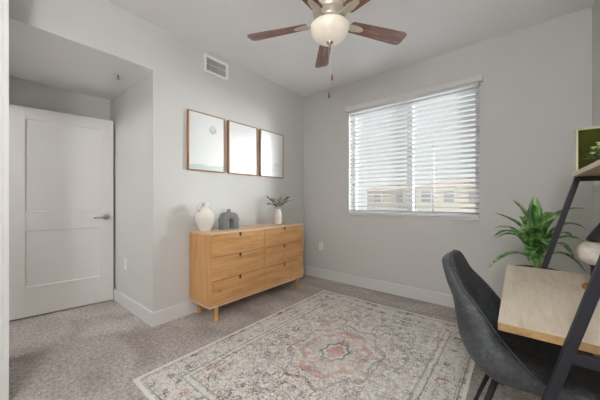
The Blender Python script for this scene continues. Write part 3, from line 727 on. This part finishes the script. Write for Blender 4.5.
for k in range(len(b1)): mb.bm.faces.new((b1[k], b1[(k+1) % len(b1)], b2[(k+1) % len(b1)], b2[k])).smooth = True
obj('seat_and_back_pad', mb, M['fabric'], ch)
rim = [(P[i][j]+Nn[i][j]*0.001) for i, j in [(0, j) for j in range(NTT+1)]+[(i, NTT) for i in range(1, NS+1)]+[(NS, j) for j in range(NTT-1, -1, -1)]+[(i, 0) for i in range(NS-1, -1, -1)]]
mb = MB(); mb.tube(rim, 0.0045, 8, cap=False); obj('piping', mb, M['piping'], ch)
mb = MB(); mb.box(-0.06, 0.15, CY-0.10, CY+0.10, 0.388, 0.408, 0.004); obj('underframe', mb, M['blackmatt'], ch)
for (x0, y0, x1, y1) in ((-0.065, -0.125, -0.190, -0.235), (-0.065, 0.125, -0.190, 0.235), (0.15, -0.135, 0.225, -0.215), (0.15, 0.135, 0.225, 0.215)):
    mb = MB(); mb.tube([(x1, CY+y1, 0.001), (x0, CY+y0, 0.400)], [0.008, 0.013], 14); obj('leg', mb, M['blackmatt'], ch)

# ------------------------------------------------------------------ floor plant
px_, py_, pz_ = 0.112, 2.56, 0.665
pl = thing('potted_plant', 'leafy green dracaena in a tall dark planter behind the desk', 'plant', (px_, py_, 0))
obj('planter', MB().lathe((px_, py_, 0), [(0, 0.0), (0.115, 0.0), (0.120, 0.01), (0.148, 0.615), (0.153, 0.635), (0.150, 0.642), (0.140, 0.64), (0.138, 0.615), (0, 0.615)], 40), M['pot'], pl)
obj('soil', MB().lathe((px_, py_, 0), [(0, 0.632), (0.07, 0.630), (0.138, 0.622)], 32), M['soil'], pl)
mb = MB(); mb.tube([(px_, py_, 0.62), (px_+0.003, py_, 0.76), (px_, py_, 0.86)], [0.022, 0.020, 0.012], 14); obj('stem', mb, M['smallleaf'], pl)
def strap(P0, P1, P2, w, seg=14):
    mb = MB(); P0, P1, P2 = Vector(P0), Vector(P1), Vector(P2); prev = None
    for k in range(seg+1):
        t = k/seg; p = P0*(1-t)**2+P1*2*t*(1-t)+P2*t*t; d = ((P1-P0)*(1-t)+(P2-P1)*t).normalized()
        s = d.cross(Vector((0, 0, 1)));
        if s.length < 0.15: s = Vector((1, -0.2, 0))
        s.normalize(); nn = s.cross(d).normalized()
        ww = w*(0.45+0.55*min(1, t/0.35))*(1 if t < 0.5 else max(0.03, math.cos((t-0.5)*PI)**0.8))
        row = [mb.bm.verts.new(p-s*ww/2+nn*0.18*ww), mb.bm.verts.new(p-s*ww/4+nn*0.05*ww), mb.bm.verts.new(p), mb.bm.verts.new(p+s*ww/4+nn*0.05*ww), mb.bm.verts.new(p+s*ww/2+nn*0.18*ww)]
        if prev:
            for j in range(4): mb.bm.faces.new((prev[j], prev[j+1], row[j+1], row[j])).smooth = True
        prev = row
    o = obj('leaf', mb, M['leaf'], pl)
    md = o.modifiers.new('thick', 'SOLIDIFY'); md.thickness = 0.0016
C0 = Vector((px_, py_, 0))
L = [((-0.159, 2.30, 0.664), (0.00, 2.44, 0.86), 0.70, .034), ((-0.118, 2.44, 0.863), (0.02, 2.50, 0.97), 0.74, .042), ((-0.141, 2.60, 0.924), (0.0, 2.58, 0.98), 0.78, .044),
     ((-0.125, 2.48, 1.047), (0.06, 2.53, 0.97), 0.80, .058), ((-0.031, 2.60, 1.148), (0.075, 2.57, 1.03), 0.82, .060), ((0.099, 2.60, 1.176), (0.10, 2.56, 1.02), 0.82, .062),
     ((0.085, 2.48, 1.120), (0.125, 2.53, 0.98), 0.80, .060), ((0.373, 2.70, 1.082), (0.19, 2.62, 1.12), 0.80, .044), ((0.353, 2.55, 0.954), (0.22, 2.56, 1.06), 0.78, .050), ((0.332, 2.46, 0.879), (0.21, 2.52, 0.96), 0.74, .044),
     ((0.275, 2.36, 0.790), (0.20, 2.45, 0.96), 0.72, .038), ((0.337, 2.46, 0.690), (0.22, 2.50, 0.88), 0.70, .040), ((0.03, 2.26, 0.93), (0.08, 2.46, 1.03), 0.76, .066), ((0.16, 2.25, 0.84), (0.12, 2.42, 0.98), 0.72, .068),
     ((0.06, 2.32, 0.74), (0.09, 2.48, 0.92), 0.70, .060), ((0.20, 2.50, 1.02), (0.15, 2.55, 0.98), 0.80, .056), ((-0.06, 2.38, 0.93), (0.02, 2.48, 0.93), 0.72, .056), ((0.21, 2.85, 1.05), (0.15, 2.68, 1.05), 0.80, .056),
     ((0.02, 2.86, 1.00), (0.07, 2.70, 1.06), 0.78, .056), ((-0.15, 2.74, 0.84), (0.0, 2.66, 1.0), 0.74, .050), ((0.32, 2.78, 0.86), (0.22, 2.68, 1.0), 0.74, .050), ((0.10, 2.90, 0.80), (0.10, 2.74, 1.0), 0.72, .050)]
for tip, ctrl, z0, w in L: strap((px_, py_, z0-0.02), ctrl, tip, w*1.5)

# ------------------------------------------------------------------ light
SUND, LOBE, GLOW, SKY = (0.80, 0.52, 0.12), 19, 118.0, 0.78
ROOM_FILL, ENTRY_FILL = 66.0, 52.0  # glow strengths of the two added fill globes
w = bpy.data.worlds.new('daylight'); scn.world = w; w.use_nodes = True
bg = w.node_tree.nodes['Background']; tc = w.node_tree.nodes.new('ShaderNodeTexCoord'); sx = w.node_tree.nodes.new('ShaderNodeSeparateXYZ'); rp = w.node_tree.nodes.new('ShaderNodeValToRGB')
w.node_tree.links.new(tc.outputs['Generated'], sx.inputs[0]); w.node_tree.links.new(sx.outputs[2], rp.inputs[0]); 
# hazy sun glow to the right of the window: sky colour + soft lobe
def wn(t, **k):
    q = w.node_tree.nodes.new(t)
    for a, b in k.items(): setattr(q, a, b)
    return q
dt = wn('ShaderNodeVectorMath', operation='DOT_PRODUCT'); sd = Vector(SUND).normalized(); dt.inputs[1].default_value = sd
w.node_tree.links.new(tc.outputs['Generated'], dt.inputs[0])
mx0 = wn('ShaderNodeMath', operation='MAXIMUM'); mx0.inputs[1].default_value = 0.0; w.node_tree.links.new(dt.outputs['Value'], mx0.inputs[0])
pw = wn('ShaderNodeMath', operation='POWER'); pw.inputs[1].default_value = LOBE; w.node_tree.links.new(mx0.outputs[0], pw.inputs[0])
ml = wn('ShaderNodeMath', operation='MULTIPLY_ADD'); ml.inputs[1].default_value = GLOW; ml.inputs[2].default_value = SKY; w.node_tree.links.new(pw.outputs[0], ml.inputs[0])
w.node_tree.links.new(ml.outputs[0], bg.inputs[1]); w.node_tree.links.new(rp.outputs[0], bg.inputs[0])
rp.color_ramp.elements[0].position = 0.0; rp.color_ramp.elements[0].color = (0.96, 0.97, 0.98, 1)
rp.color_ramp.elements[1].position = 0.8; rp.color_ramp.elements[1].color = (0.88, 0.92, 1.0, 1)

def fill_globe(x, y, z, rad, power, label):  # invented hanging globe, out of view, added only to brighten the room
    t = thing('added_fill_globe', label, 'lamp', (x, y, H))
    obj('canopy', MB().lathe((x, y, H), [(0, 0), (0.06, 0), (0.055, -0.02), (0, -0.025)], 24), M['white'], t)
    obj('cord', MB().tube([(x, y, H-0.02), (x, y, z+rad)], 0.004, 8), M['white'], t)
    g = MB().lathe((x, y, z), [(rad*math.sin(PI*k/20) if 0 < k < 20 else 0, rad*math.cos(PI*k/20)) for k in range(21)], 32)
    obj('fill_light_globe', g, emit('fill_globe_glow', (0.98, 0.98, 1.0, 1), power), t)
fill_globe(0.20, -0.80, 2.05, 0.17, ROOM_FILL, 'added white fill-light globe, unseen behind the wide opening')  # added fill for the left wall and ceiling, behind the camera
fill_globe(-3.25, -0.95, 2.10, 0.12, ENTRY_FILL, 'added white fill-light globe, unseen in the hall beyond the entry door')  # added fill for the alcove and open door, out of view

# ------------------------------------------------------------------ camera
cd = bpy.data.cameras.new('camera'); cam = bpy.data.objects.new('camera', cd); COL.objects.link(cam); scn.camera = cam
cd.sensor_width = 36; cd.lens = 36*266/600; cd.clip_start = 0.02; cd.clip_end = 300
cam.location = (0, 0, 1.145); cam.rotation_euler = (PI/2, 0, math.radians(39.2))
scn.view_settings.view_transform = 'Standard'; scn.view_settings.look = 'None'; scn.view_settings.gamma = 1; scn.view_settings.use_curve_mapping = False
scn.view_settings.exposure = 0.30
scn.cycles.use_denoising = True; scn.cycles.max_bounces = 14; scn.cycles.diffuse_bounces = 10; scn.cycles.transparent_max_bounces = 12
